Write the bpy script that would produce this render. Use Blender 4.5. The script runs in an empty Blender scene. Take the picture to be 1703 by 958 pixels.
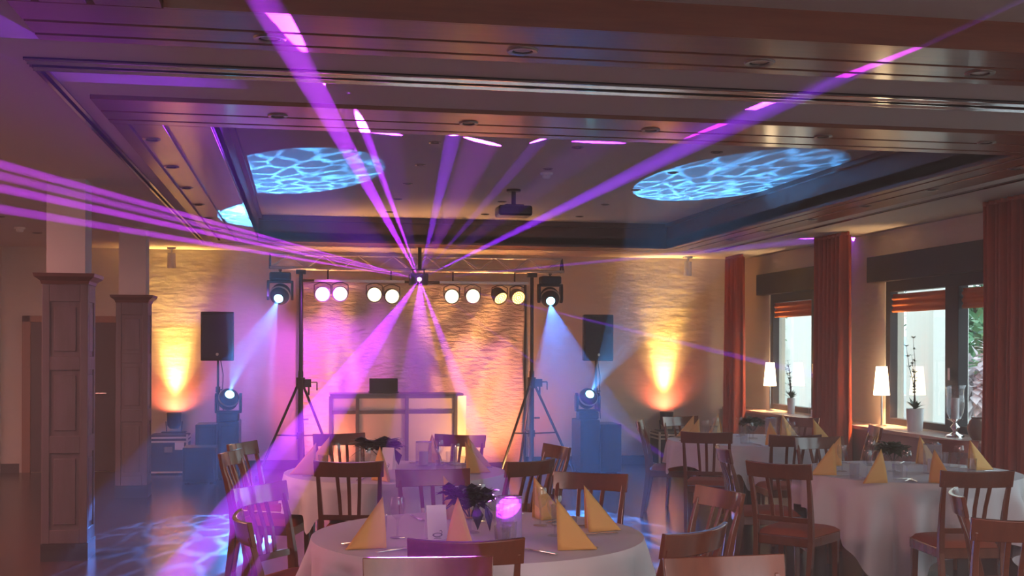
import bpy, bmesh, math, random
from mathutils import Vector, Matrix, noise
R = math.radians
sc = bpy.context.scene
COL = sc.collection
random.seed(7)

# ------------------------------------------------------------------ camera, world, exposure
FPX = 1950.0                       # focal length in pixels of the 1703 x 958 frame
TH = math.atan(350 / FPX)          # camera yaw to the right of the room's long axis
cam = bpy.data.cameras.new('camera'); cam_o = bpy.data.objects.new('camera', cam); COL.objects.link(cam_o)
cam.lens = FPX / 1703 * 36; cam.shift_y = (578 - 479) / 1703; cam.clip_start = .05; cam.clip_end = 200
cam_o.matrix_world = (Matrix.Translation((0, 0, 1.6)) @ Matrix.Rotation(-TH, 4, 'Z') @ Matrix.Rotation(math.pi / 2, 4, 'X')
                      @ Matrix.Rotation(R(.2), 4, 'Z'))
sc.camera = cam_o
sc.view_settings.view_transform = 'Standard'; sc.view_settings.look = 'None'
sc.view_settings.gamma = 1; sc.view_settings.use_curve_mapping = False
sc.view_settings.exposure = 1.2
cy = sc.cycles
cy.max_bounces = 6; cy.diffuse_bounces = 3; cy.glossy_bounces = 3; cy.transmission_bounces = 4
cy.volume_bounces = 0; cy.transparent_max_bounces = 24; cy.sample_clamp_indirect = 4
cy.caustics_reflective = False; cy.caustics_refractive = False
world = bpy.data.worlds.new('dusk_sky'); sc.world = world; world.use_nodes = True
bg = world.node_tree.nodes['Background']; bg.inputs[0].default_value = (.78, .92, 1, 1); bg.inputs[1].default_value = 1.5

def spot(name, o, t, half, power, col, ratio=1, roll=0, blend=.3, soft=.005, falloff=None, wide=None, spec=1.0):
    l = bpy.data.lights.new(name, 'SPOT'); l.spot_size = 2 * half; l.spot_blend = blend
    l.energy = power; l.color = col; l.shadow_soft_size = soft; l.specular_factor = spec
    ob = bpy.data.objects.new(name, l); COL.objects.link(ob)
    o = Vector(o); d = (Vector(t) - o).normalized()
    if wide is not None:                       # a fan of light: its wide direction is given
        x = Vector(wide); x = (x - x.dot(d) * d).normalized(); z = -d; y = z.cross(x)
        rot = Matrix((x, y, z)).transposed().to_4x4()
    else:
        rot = d.to_track_quat('-Z', 'Y').to_matrix().to_4x4() @ Matrix.Rotation(roll, 4, 'Z')
    ob.matrix_world = Matrix.Translation(o) @ rot @ Matrix.Diagonal((1, ratio, 1, 1))
    if falloff:
        l.use_nodes = True; nt = l.node_tree; em = nt.nodes['Emission']
        fo = nt.nodes.new('ShaderNodeLightFalloff'); fo.inputs['Strength'].default_value = 1
        nt.links.new(fo.outputs[falloff], em.inputs['Strength'])
    return ob
def point(name, o, power, col, soft=.05):
    l = bpy.data.lights.new(name, 'POINT'); l.energy = power; l.color = col; l.shadow_soft_size = soft
    ob = bpy.data.objects.new(name, l); COL.objects.link(ob); ob.location = o; return ob
def area(name, o, t, sx, sy, power, col):
    l = bpy.data.lights.new(name, 'AREA'); l.shape = 'RECTANGLE'; l.size = sx; l.size_y = sy; l.energy = power; l.color = col
    ob = bpy.data.objects.new(name, l); COL.objects.link(ob); ob.location = o
    ob.rotation_euler = (Vector(t) - Vector(o)).to_track_quat('-Z', 'Y').to_euler(); return ob

# added out-of-view fills for general brightness, behind the camera and on the left
area('rear_fill_light', (1.8, -1.2, 2.80), (1.8, -1.2, 0), 4.5, .8, 150, (1, .58, .54))
area('left_fill_light', (-3.9, 8.5, 2.80), (-3.9, 8.5, 0), 1.0, 4.0, 125, (1, .40, .36))
# added spots with no fixture, washing the backdrop, wall and truss in colour
spot('violet_backdrop_wash', (.35, 14.1, 2.30), (.30, 15.2, 1.7), R(42), 80, (.66, .08, 1), blend=1, soft=.08)
spot('pink_backdrop_wash', (2.0, 14.2, 2.35), (2.42, 15.47, 1.25), R(20), 34, (1, .20, .75), blend=.7, soft=.05)
spot('amber_backdrop_wash', (2.62, 14.35, .12), (1.9, 15.2, 1.1), R(60), 75, (1, .42, .12), blend=1, soft=.1)
spot('red_backdrop_wash', (2.62, 14.6, .10), (2.62, 15.2, .75), R(60), 30, (1, .16, .10), blend=1, soft=.1)
spot('orange_backdrop_wash', (.15, 14.6, .10), (.45, 15.2, .85), R(60), 45, (1, .20, .10), blend=1, soft=.1)
spot('violet_wall_wash', (-.35, 14.2, 2.2), (-.75, 15.65, 1.4), R(45), 34, (.50, .12, 1), blend=1, soft=.08)
for bx in (.10, 2.70):
    spot('amber_truss_wash', (bx, 15.0, .25), (1.45 + (bx - 1.4) * .35, 14.55, 2.85), R(38), 130, (1, .45, .12), blend=1, soft=.06)
# wall uplighters
for ux in (-1.60, 4.95):
    spot('uplighter_amber', (ux, 15.53, .77), (ux, 15.66, 2.5), R(19), 330, (1, .58, .14), blend=1, soft=.03)
    spot('uplighter_spill', (ux, 15.50, .77), (ux, 15.62, 2.8), R(32), 70, (1, .52, .14), blend=1, soft=.03)
    spot('uplighter_wide', (ux, 15.47, .77), (ux, 15.60, 1.4), R(55), 5, (1, .26, .05), blend=1, soft=.04)
    spot('uplighter_red', (ux, 15.50, .77), (ux, 15.65, .98), R(72), 7, (1, .14, .08), blend=.6, soft=.04)

# laser show: every beam starts at the projector under the truss
LASER = Vector((1.425, 14.38, 2.436))
V1 = (.28, .02, 1); V2 = (.50, .03, 1)
LG = 6.0; TK = .14
def beam(t, half, power, col=V1, blend=.5):
    spot('laser_beam', LASER, t, R(half), power * LG, col, blend=blend, falloff='Linear', soft=.002)
def fan(a, b, thick, power, col=V1, blend=.15, falloff='Linear'):
    """a thin sheet of laser light between the directions to a and b"""
    da = (Vector(a) - LASER).normalized(); db = (Vector(b) - LASER).normalized()
    h = da.angle(db) / 2; hs = max(h, R(.6))
    o = spot('laser_fan', LASER, LASER + (da + db) * 3, hs, power * LG / TK * 2.2, col, ratio=math.tan(R(thick * TK)) / math.tan(hs), blend=blend,
             falloff=falloff, wide=(db - da), soft=.002)
    o.matrix_world = o.matrix_world @ Matrix.Diagonal((math.tan(h) / math.tan(hs), 1, 1, 1))
def ray(t, width, power, col=V1, thick=.5, blend=.25, falloff='Linear'):
    d = Vector(t) - LASER; L = d.length; w = d.normalized().cross((LASER + d * .5 - Vector((0, 0, 1.6))).normalized()).normalized()
    fan(Vector(t) + w * L * math.tan(R(width)), Vector(t) - w * L * math.tan(R(width)), thick, power, col, blend, falloff)
# upward
fan((-.053, 4.60, 2.90), (.03, 5.2, 2.85), .45, 1100, V2)
ray((-.03, 4.9, 2.80), .36, 1000, V2, thick=1.4)
fan((.30, 6.25, 2.85), (.372, 6.95, 2.85), .5, 600)
ray((.33, 6.6, 2.85), .22, 600, V2, thick=2)
fan((.81, 6.72, 2.85), (.92, 6.72, 2.85), .6, 800)
fan((1.158, 8.516, 3.14), (1.50, 8.84, 3.14), .45, 420, V2)
fan((1.682, 8.669, 3.14), (1.80, 8.34, 3.14), .6, 420)
fan((1.975, 8.532, 3.14), (2.40, 8.536, 3.14), .35, 200)
fan((.365, 8.361, 3.14), (.72, 8.529, 3.14), .5, 200)
fan((2.31, 5.663, 2.85), (2.478, 4.768, 2.85), .6, 650, V1)
ray((2.38, 5.25, 2.85), .40, 800, V1, thick=1.6)
ray((6.0, 12.387, 2.85), .5, 900, thick=3)
# downward
fan((.20, 3.9, .9), (.60, 3.88, .9), .40, 5200, V2, blend=.04, falloff='Quadratic')
fan((-.36, 5.52, .9), (.0, 5.48, .9), .60, 1500, V2, blend=.04)
ray((-.28, 5.6, .9), .35, 700, V1, thick=1.5)
ray((.90, 5.14, .88), .42, 2400, V2, thick=1.2, falloff='Quadratic')
ray((4.5, 12.4, 0), .5, 900, thick=2)
ray((5.9, 13.1, 1.31), .5, 1300, thick=2)
# leftward bundle
for tz, p in ((2.475, 900), (2.42, 700), (2.36, 1000), (2.26, 800)):
    ray((-1.433, 6, tz), .16, p, (.62, .03, 1), thick=2)
beam((-.95, 4.8, 2.85), 3.2, 200, blend=1)

# moving heads with a water-ripple gobo
def gobo(ob, col, scale=13, seed=0.0, streak=1.0):
    l = ob.data; l.use_nodes = True; nt = l.node_tree; em = nt.nodes['Emission']; N = nt.nodes.new; K = nt.links.new; l.color = col
    tc = N('ShaderNodeTexCoord'); mp = N('ShaderNodeMapping'); mp.inputs['Scale'].default_value = (scale * streak, scale, 0); mp.inputs['Location'].default_value = (seed, seed * 1.7, seed)
    ns = N('ShaderNodeTexNoise'); ns.inputs['Scale'].default_value = 1.1; ns.inputs['Detail'].default_value = 2
    mx = N('ShaderNodeMix'); mx.data_type = 'VECTOR'; mx.inputs['Factor'].default_value = .35
    vo = N('ShaderNodeTexVoronoi'); vo.feature = 'DISTANCE_TO_EDGE'; vo.inputs['Scale'].default_value = 1.6
    cr = N('ShaderNodeMapRange'); cr.inputs['From Max'].default_value = .16; cr.inputs['To Min'].default_value = 2.4; cr.inputs['To Max'].default_value = 0.0; cr.interpolation_type = 'SMOOTHSTEP'
    n2 = N('ShaderNodeTexNoise'); n2.inputs['Scale'].default_value = 1.6; n2.inputs['Detail'].default_value = 1
    m2 = N('ShaderNodeMapRange'); m2.inputs['From Min'].default_value = .35; m2.inputs['From Max'].default_value = .65; m2.inputs['To Min'].default_value = .2
    mu = N('ShaderNodeMath'); mu.operation = 'MULTIPLY'; ad = N('ShaderNodeMath'); ad.operation = 'ADD'; ad.inputs[1].default_value = .42
    K(tc.outputs['Normal'], mp.inputs[0]); K(mp.outputs[0], ns.inputs['Vector']); K(mp.outputs[0], n2.inputs['Vector'])
    K(mp.outputs[0], mx.inputs['A']); K(ns.outputs['Color'], mx.inputs['B']); K(mx.outputs['Result'], vo.inputs['Vector'])
    K(vo.outputs['Distance'], cr.inputs['Value']); K(n2.outputs['Fac'], m2.inputs['Value'])
    K(cr.outputs[0], mu.inputs[0]); K(m2.outputs[0], mu.inputs[1]); K(mu.outputs[0], ad.inputs[0]); K(ad.outputs[0], em.inputs['Strength'])
BLUE = (.08, .40, 1)
HEADS = [((-.876, 14.70, .97), (-.12, 11.0, 3.14), 1300), ((3.629, 14.70, .95), (3.80, 10.6, 3.14), 1300),
         ((-.26, 14.70, 2.24), (-1.0, 10.2, 0), 3200), ((3.12, 14.70, 2.24), (2.45, 9.7, 0), 4000)]
for k, (o, t, p) in enumerate(HEADS):
    d = (Vector(t) - Vector(o)).normalized()
    gobo(spot('moving_head_light', Vector(o) + d * .17, t, R(9.2), p, BLUE, blend=.08, soft=.004), BLUE if k < 2 else (.07, .27, 1), scale=(24, 24, 18, 18)[k], seed=(.3, 1.9, 3.1, 4.7)[k], streak=(1, 1, 1, 1)[k])

# ------------------------------------------------------------------ materials
MATS = {}
def mat(name, col, rough=.5, metal=0, emit=None, es=0, coat=0, bump=None, tex=None, spec=None, alpha=None, sheen=0):
    """bump=(scale, strength, distance); tex=(kind, scale, colour2, amount)"""
    m = bpy.data.materials.new(name); m.use_nodes = True; nt = m.node_tree; N = nt.nodes.new; K = nt.links.new
    p = nt.nodes['Principled BSDF']; p.inputs['Base Color'].default_value = (*col, 1); p.inputs['Roughness'].default_value = rough
    p.inputs['Metallic'].default_value = metal
    if coat: p.inputs['Coat Weight'].default_value = coat; p.inputs['Coat Roughness'].default_value = .12
    if spec is not None: p.inputs['Specular IOR Level'].default_value = spec
    if emit: p.inputs['Emission Color'].default_value = (*emit, 1); p.inputs['Emission Strength'].default_value = es
    if tex or bump: tc = N('ShaderNodeTexCoord'); mp = N('ShaderNodeMapping'); K(tc.outputs['Object'], mp.inputs[0])
    if tex:
        kind, s, c2, amt = tex
        sv = s if isinstance(s, tuple) else (s, s, s); mp.inputs['Scale'].default_value = sv
        t = N('ShaderNodeTexNoise'); t.inputs['Scale'].default_value = 1; t.inputs['Detail'].default_value = 5; t.inputs['Roughness'].default_value = .6
        K(mp.outputs[0], t.inputs['Vector'])
        mr = N('ShaderNodeMapRange'); mr.inputs['From Min'].default_value = .3; mr.inputs['From Max'].default_value = .7; mr.inputs['To Max'].default_value = amt
        K(t.outputs['Fac'], mr.inputs['Value'])
        mx = N('ShaderNodeMix'); mx.data_type = 'RGBA'; mx.inputs['A'].default_value = (*col, 1); mx.inputs['B'].default_value = (*c2, 1)
        K(mr.outputs[0], mx.inputs['Factor']); K(mx.outputs['Result'], p.inputs['Base Color'])
    if bump:
        b = N('ShaderNodeBump'); b.inputs['Strength'].default_value = bump[1]; b.inputs['Distance'].default_value = bump[2]
        t = N('ShaderNodeTexNoise'); sv = bump[0]; m2 = N('ShaderNodeMapping'); m2.inputs['Scale'].default_value = sv if isinstance(sv, tuple) else (sv,) * 3
        K(tc.outputs['Object'], m2.inputs[0]); K(m2.outputs[0], t.inputs['Vector']); t.inputs['Scale'].default_value = 1; t.inputs['Detail'].default_value = 4
        K(t.outputs['Fac'], b.inputs['Height']); K(b.outputs[0], p.inputs['Normal'])
    MATS[name] = m; return m
plaster = mat('ceiling_plaster', (.62, .56, .52), .85, bump=(6, .15, .01))
wallm = mat('wall_plaster', (.74, .66, .55), .85, bump=((3, 3, 9), .35, .03), tex=('n', 1.2, (.66, .58, .47), .6))
woodc = mat('ceiling_cherry_wood', (.25, .078, .038), .30, coat=.3, tex=('n', (2, 24, 24), (.16, .045, .024), .9))
woodcy = mat('ceiling_cherry_wood_long', (.25, .078, .038), .30, coat=.3, tex=('n', (24, 2, 24), (.16, .045, .024), .9))
chairw = mat('chair_wood', (.21, .060, .026), .24, coat=.8, tex=('n', (18, 18, 4), (.14, .040, .018), .8))
cushm = mat('seat_cushion_fabric', (.36, .075, .028), .8, bump=(220, .3, .003))
metal = mat('brushed_metal', (.62, .6, .58), .22, 1)
trackm = mat('track_metal', (.36, .34, .34), .10, 1)
alum = mat('truss_aluminium', (.80, .72, .62), .35, .45)
black = mat('black_plastic', (.012, .012, .016), .45)
blackm = mat('black_painted_metal', (.015, .015, .018), .35, .3)
clothm = mat('table_linen', (.78, .76, .78), .75, bump=(60, .12, .004))
napm = mat('apricot_napkin', (.86, .50, .16), .8, bump=(120, .1, .002))
napin = mat('napkin_lining', (.95, .68, .34), .8)
paper = mat('white_paper', (.85, .83, .82), .7)
ink = mat('grey_print', (.25, .25, .25), .7)
whitem = mat('white_lacquer', (.78, .76, .73), .4)
darkw = mat('dark_window_wood', (.020, .012, .015), .4, spec=.25)
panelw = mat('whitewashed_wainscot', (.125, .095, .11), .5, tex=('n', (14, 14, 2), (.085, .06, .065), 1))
capw = mat('dark_stained_cap', (.10, .035, .025), .4)
doorw = mat('door_frame_wood', (.30, .13, .07), .4)
doorl = mat('dark_door_leaf', (.055, .03, .035), .45)
basem = mat('black_baseboard', (.018, .016, .02), .4)
curtm = mat('rust_red_curtain', (.52, .075, .022), .8, tex=('n', (40, 40, 1), (.36, .045, .016), .7), bump=(90, .2, .003))
blindm = mat('rust_blind_fabric', (.72, .19, .045), .8, bump=((3, 3, 60), .4, .01))
sillm = mat('sill_stone', (.62, .40, .34), .25, coat=.3)
sillp = mat('sill_front_panel', (.42, .23, .21), .5)
stem_m = mat('dark_stem', (.05, .03, .02), .6)
leafm = mat('dark_green_leaf', (.03, .07, .02), .5, tex=('n', 9, (.015, .035, .012), 1))
leafdark = mat('dusky_petal', (.02, .014, .035), .5)
treeleaf = mat('tree_leaf', (.12, .30, .14), .6, tex=('n', 3, (.06, .18, .08), 1))
hydr = mat('pale_blossom', (.60, .52, .55), .7)
yel = mat('yellow_bloom', (.55, .42, .08), .6)
stone = mat('terrace_stucco', (.84, .82, .76), .85, bump=(8, .15, .02))
gravel = mat('terrace_paving', (.40, .38, .35), .85, tex=('n', 2, (.30, .28, .26), 1))
candlem = mat('candle_wax', (.85, .80, .74), .5)
porc = mat('white_ceramic', (.78, .76, .74), .25)
ringm = mat('bronze_ring', (.22, .18, .16), .3, .8)
steel = mat('polished_cutlery', (.75, .73, .72), .14, 1)
dlm = mat('downlight_glass', (.10, .09, .09), .1, .6)
tweeter = mat('speaker_grille', (.018, .018, .025), .5, bump=(300, .5, .002))
djfab = mat('dj_front_fabric', (.74, .68, .66), .8)
djfr = mat('dj_frame_grey', (.16, .15, .18), .4, .4)
ledm = mat('led_lens_amber', (1, .7, .3), .4, emit=(1, .80, .46), es=1.3)
ledy = mat('led_dot_yellow', (1, .7, .3), .4, emit=(1, .72, .25), es=3)
leddot = mat('led_dot_white', (1, .9, .7), .4, emit=(1, .93, .75), es=4)
ledo = mat('led_lens_orange', (1, .5, .1), .4, emit=(1, .46, .09), es=1.0)
lensb = mat('moving_head_lens', (.4, .8, 1), .2, emit=(.25, .85, 1), es=7)
lensl = mat('laser_aperture', (1, .3, 1), .3, emit=(.9, .35, 1), es=40)
upl = mat('uplighter_lens', (1, .7, .3), .4, emit=(1, .5, .15), es=5)
shade = mat('lamp_shade_fabric', (.95, .85, .65), .8, emit=(1, .72, .40), es=6.5)
def glassmat(name, tint=(1, 1, 1), body=.0, rough=.02, f=1.5):
    m = bpy.data.materials.new(name); m.use_nodes = True; nt = m.node_tree; nt.nodes.clear(); N = nt.nodes.new; K = nt.links.new
    o = N('ShaderNodeOutputMaterial'); tr = N('ShaderNodeBsdfTransparent'); tr.inputs[0].default_value = (*tint, 1)
    gl = N('ShaderNodeBsdfGlossy'); gl.inputs['Roughness'].default_value = rough
    fr = N('ShaderNodeFresnel'); fr.inputs[0].default_value = f; mx = N('ShaderNodeMixShader')
    ge = N('ShaderNodeNewGeometry'); sb = N('ShaderNodeMath'); sb.operation = 'SUBTRACT'; sb.inputs[0].default_value = 1; mm = N('ShaderNodeMath'); mm.operation = 'MULTIPLY'
    K(ge.outputs['Backfacing'], sb.inputs[1]); K(fr.outputs[0], mm.inputs[0]); K(sb.outputs[0], mm.inputs[1])
    K(mm.outputs[0], mx.inputs[0]); K(tr.outputs[0], mx.inputs[1]); K(gl.outputs[0], mx.inputs[2]); last = mx
    if body:
        df = N('ShaderNodeBsdfDiffuse'); df.inputs[0].default_value = (.85, .82, .85, 1); tl = N('ShaderNodeBsdfTranslucent'); tl.inputs[0].default_value = (.85, .82, .85, 1)
        a = N('ShaderNodeMixShader'); a.inputs[0].default_value = .5; K(df.outputs[0], a.inputs[1]); K(tl.outputs[0], a.inputs[2])
        b = N('ShaderNodeMixShader'); b.inputs[0].default_value = body; K(mx.outputs[0], b.inputs[1]); K(a.outputs[0], b.inputs[2]); last = b
    K(last.outputs[0], o.inputs['Surface']); return m
glass = glassmat('clear_glass', (.93, .93, .95), f=2.0)
pane_g = glassmat('window_pane_glass', (.93, .98, .98), f=2.2, rough=.0)
clear2 = glassmat('thick_clear_glass', (.93, .92, .95), body=.10, rough=.03)
frost = glassmat('frosted_candle_glass', (.9, .88, .95), body=.28, rough=.08)
# parquet floor
fm = mat('dark_parquet', (.050, .024, .022), .24, spec=.30)
nt = fm.node_tree; N = nt.nodes.new; K = nt.links.new; p = nt.nodes['Principled BSDF']
tc = N('ShaderNodeTexCoord'); mp = N('ShaderNodeMapping'); mp.inputs['Rotation'].default_value = (0, 0, R(90)); br = N('ShaderNodeTexBrick')
br.inputs['Color1'].default_value = (.046, .019, .017, 1); br.inputs['Color2'].default_value = (.027, .011, .012, 1); br.inputs['Mortar'].default_value = (.012, .007, .007, 1)
br.inputs['Scale'].default_value = 1; br.inputs['Brick Width'].default_value = .9; br.inputs['Row Height'].default_value = .11; br.inputs['Mortar Size'].default_value = .003
K(tc.outputs['Object'], mp.inputs[0]); K(mp.outputs[0], br.inputs['Vector']); K(br.outputs['Color'], p.inputs['Base Color'])

# ------------------------------------------------------------------ mesh helpers
class MB:
    def __init__(s): s.bm = bmesh.new(); s.mi = 0
    def _f(s, vs):
        try: f = s.bm.faces.new(vs); f.material_index = s.mi; return f
        except ValueError: return None
    def box(s, lo, hi, M=None):
        v = []
        for x in (lo[0], hi[0]):
            for y in (lo[1], hi[1]):
                for z in (lo[2], hi[2]):
                    c = Vector((x, y, z)); v.append(s.bm.verts.new(M @ c if M else c))
        for q in ((0, 1, 3, 2), (4, 6, 7, 5), (0, 4, 5, 1), (2, 3, 7, 6), (0, 2, 6, 4), (1, 5, 7, 3)): s._f([v[i] for i in q])
        return s
    def cyl(s, a, b, r0, r1=None, n=16, cap=True):
        a, b = Vector(a), Vector(b); r1 = r0 if r1 is None else r1; d = (b - a).normalized()
        u = d.orthogonal().normalized(); w = d.cross(u)
        A = [s.bm.verts.new(a + (u * math.cos(2 * math.pi * k / n) + w * math.sin(2 * math.pi * k / n)) * r0) for k in range(n)]
        B = [s.bm.verts.new(b + (u * math.cos(2 * math.pi * k / n) + w * math.sin(2 * math.pi * k / n)) * r1) for k in range(n)]
        for k in range(n): s._f([A[k], A[(k + 1) % n], B[(k + 1) % n], B[k]])
        if cap: s._f(A[::-1]); s._f(B)
        return s
    def tube(s, pts, r, n=8):
        for k in range(len(pts) - 1): s.cyl(pts[k], pts[k + 1], r if not isinstance(r, list) else r[k], r if not isinstance(r, list) else r[k + 1], n)
        return s
    def lathe(s, prof, n=20, o=(0, 0, 0), M=None):
        rings = []
        for (r, z) in prof:
            ring = []
            for k in range(n):
                c = Vector((r * math.cos(2 * math.pi * k / n) + o[0], r * math.sin(2 * math.pi * k / n) + o[1], z + o[2]))
                ring.append(s.bm.verts.new(M @ c if M else c))
            rings.append(ring)
        for i in range(len(rings) - 1):
            for k in range(n): s._f([rings[i][k], rings[i][(k + 1) % n], rings[i + 1][(k + 1) % n], rings[i + 1][k]])
        return s
    def loft(s, secs):          # secs: list of 4-point (or n-point) closed sections
        rs = [[s.bm.verts.new(Vector(c)) for c in q] for q in secs]; n = len(rs[0])
        for i in range(len(rs) - 1):
            for k in range(n): s._f([rs[i][k], rs[i][(k + 1) % n], rs[i + 1][(k + 1) % n], rs[i + 1][k]])
        s._f(rs[0][::-1]); s._f(rs[-1]); return s
    def grid(s, f, nu, nv, closed=False):
        g = [[s.bm.verts.new(Vector(f(i / nu, j / nv))) for j in range(nv + 1)] for i in range(nu if closed else nu + 1)]
        m = len(g)
        for i in range(nu):
            for j in range(nv): s._f([g[i % m][j], g[(i + 1) % m][j], g[(i + 1) % m][j + 1], g[i % m][j + 1]])
        return s
    def ball(s, c, r, sx=1, sy=1, sz=1, n=10):
        bmesh.ops.create_icosphere(s.bm, subdivisions=2, radius=r, matrix=Matrix.Translation(c) @ Matrix.Diagonal((sx, sy, sz, 1))); return s
    def leaf(s, base, d, l, w, bend=.2):
        d = Vector(d).normalized(); u = d.cross(Vector((0, 0, 1)));
        if u.length < .1: u = Vector((1, 0, 0))
        u.normalize(); n = u.cross(d); b = Vector(base)
        p = [b, b + d * l * .45 + u * w * .5 + n * bend * l * .3, b + d * l - n * bend * l * .3, b + d * l * .45 - u * w * .5 + n * bend * l * .3, b + d * l * .5 + n * bend * l * .15]
        v = [s.bm.verts.new(c) for c in p]
        s._f([v[0], v[1], v[4]]); s._f([v[1], v[2], v[4]]); s._f([v[2], v[3], v[4]]); s._f([v[3], v[0], v[4]]); return s
    def done(s, name, m, parent=None, smooth=False, bevel=0, solid=0):
        bmesh.ops.recalc_face_normals(s.bm, faces=s.bm.faces)
        me = bpy.data.meshes.new(name); s.bm.to_mesh(me); s.bm.free()
        for q in (m if isinstance(m, (list, tuple)) else [m]): me.materials.append(q)
        if smooth:
            me.polygons.foreach_set('use_smooth', [True] * len(me.polygons))
            try: me.set_sharp_from_angle(angle=R(40))
            except Exception: pass
        o = bpy.data.objects.new(name, me); COL.objects.link(o)
        if bevel:
            b = o.modifiers.new('bevel', 'BEVEL'); b.width = bevel; b.segments = 2; b.limit_method = 'ANGLE'
        if solid:
            b = o.modifiers.new('solid', 'SOLIDIFY'); b.thickness = solid; b.offset = 0
        if parent: o.parent = parent
        return o
def tag(o, label=None, cat=None, group=None, kind=None):
    if label: o['label'] = label
    if cat: o['category'] = cat
    if group: o['group'] = group
    if kind: o['kind'] = kind
    return o
def thing(name, loc, label, cat, rz=0, group=None):
    o = bpy.data.objects.new(name, None); COL.objects.link(o); o.empty_display_size = .1
    o.location = loc; o.rotation_euler = (0, 0, rz); return tag(o, label, cat, group)
def struct(o): o['kind'] = 'structure'; return o
KIDS = {}
def copy_tree(o, parent=None):
    c = o.copy(); COL.objects.link(c); c.parent = parent
    for ch in [x for x in bpy.data.objects if x.parent == o]: copy_tree(ch, c)
    return c
def kids_index():
    KIDS.clear()
    for x in bpy.data.objects:
        if x.parent: KIDS.setdefault(x.parent.name, []).append(x)

# ------------------------------------------------------------------ room shell
H = 2.85; YB = 15.65; XR = 6.12; XL = -5.5; YF = -3.0; TT = 3.14
struct(MB().box((XL - .2, YF - .2, -.12), (XR + .25, YB + .2, 0)).done('floor', fm))
struct(MB().box((XL, YB, 0), (XR + .25, YB + .15, 3.3)).done('wall_back', wallm))
wl = MB(); wl.box((XL - .15, YF, 0), (XL, YB, 3.3)); struct(wl.done('wall_left', wallm))
struct(MB().box((XL, 14.95, 0), (-3.72, YB, H)).done('wall_pier_left', wallm))
# rear wall behind the camera, its unseen bare opening sized for ambient daylight
wr = MB(); wr.box((XL, YF - .15, 0), (1.0, YF, 3.3)); wr.box((4.6, YF - .15, 0), (XR + .25, YF, 3.3)); wr.box((1.0, YF - .15, 0), (4.6, YF, .85)); wr.box((1.0, YF - .15, 2.35), (4.6, YF, 3.3))
struct(wr.done('wall_rear', wallm))
# ceiling plaster
c = MB()
c.box((XL, YF, H), (-1.19, YB, 3.3)); c.box((-1.13, 5.57, H), (-1.045, 14.6, 3.3)); c.box((5.23, YF, H), (XR + .25, YB, 3.3)); c.box((5.0, 5.57, H), (5.17, 14.6, 3.3))
c.box((-1.19, YF, H), (-1.045, 5.36, 3.3)); c.box((5.0, YF, H), (5.23, 5.36, 3.3))
c.box((-1.045, 5.0, H), (5.0, 5.36, 3.3)); c.box((-1.045, 5.57, H), (5.0, 6.1, 3.3))
c.box((-1.19, 14.6, H), (5.23, YB, 3.3))
c.box((-.5, 6.8, TT), (4.47, 14.03, 3.3))                         # upper tray
c.box((-.5, YF, 3.14), (4.47, 3.9, 3.3)); c.box((-.5, 3.9, 2.96), (4.47, 4.44, 3.3))
c.box((-1.19, 5.36, 2.90), (5.23, 5.57, 3.3)); c.box((-1.19, 5.57, 2.9), (-1.13, 14.6, 3.3)); c.box((5.17, 5.57, 2.9), (5.23, 14.6, 3.3))
struct(c.done('ceiling', plaster))
# cherry wood bands: boards with narrow gaps, and the fascias of the trays
def band(name, x0, x1, y0, y1, along):
    m = MB(); gaps = (0, .30, .335, .62, 1) if along == 'x' else (0, .30, .335, .62, 1)
    w = (y1 - y0) if along == 'x' else (x1 - x0)
    for a, b in ((0, .17), (.20, .52), (.55, 1)):
        if along == 'x': m.box((x0, y1 - b * w + .006, 2.835), (x1, y1 - a * w - .006, 2.94))
        else: m.box((x0 + a * w + .006, y0, 2.835), (x0 + b * w - .006, y1, 2.94))
    m.box((x0, y0, 2.86), (x1, y1, 2.95))
    return struct(m.done(name, woodc if along == 'x' else woodcy, bevel=.002))
band('trim_1', -1.045, 5.0, 4.44, 5.0, 'x')
band('trim_2', -1.045, 5.0, 6.13, 6.8, 'x')
band('trim_3', -1.045, -.5, 6.8, 14.03, 'y'); band('trim_4', 4.47, 5.0, 6.8, 14.03, 'y')
band('trim_5', -1.045, 5.0, 14.03, 14.6, 'x')
band('trim_6', -1.045, -.5, YF, 4.44, 'y'); band('trim_7', 4.47, 5.0, YF, 4.44, 'y')
f = MB(); f.box((-.5, 4.43, 2.835), (4.47, 4.445, 2.965)); struct(f.done('trim_8', woodc))
f = MB(); f.box((-.515, 6.8, 2.84), (-.5, 14.03, TT)); f.box((4.47, 6.8, 2.84), (4.485, 14.03, TT)); f.box((-.5, 14.03, 2.84), (4.47, 14.045, TT)); f.box((-.5, 6.785, 2.84), (4.47, 6.8, TT))
f.box((-.5, 6.8, 3.10), (-.46, 14.03, TT)); f.box((4.43, 6.8, 3.10), (4.47, 14.03, TT)); f.box((-.5, 13.99, 3.08), (4.47, 14.03, TT))
struct(f.done('trim_9', capw))
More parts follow.
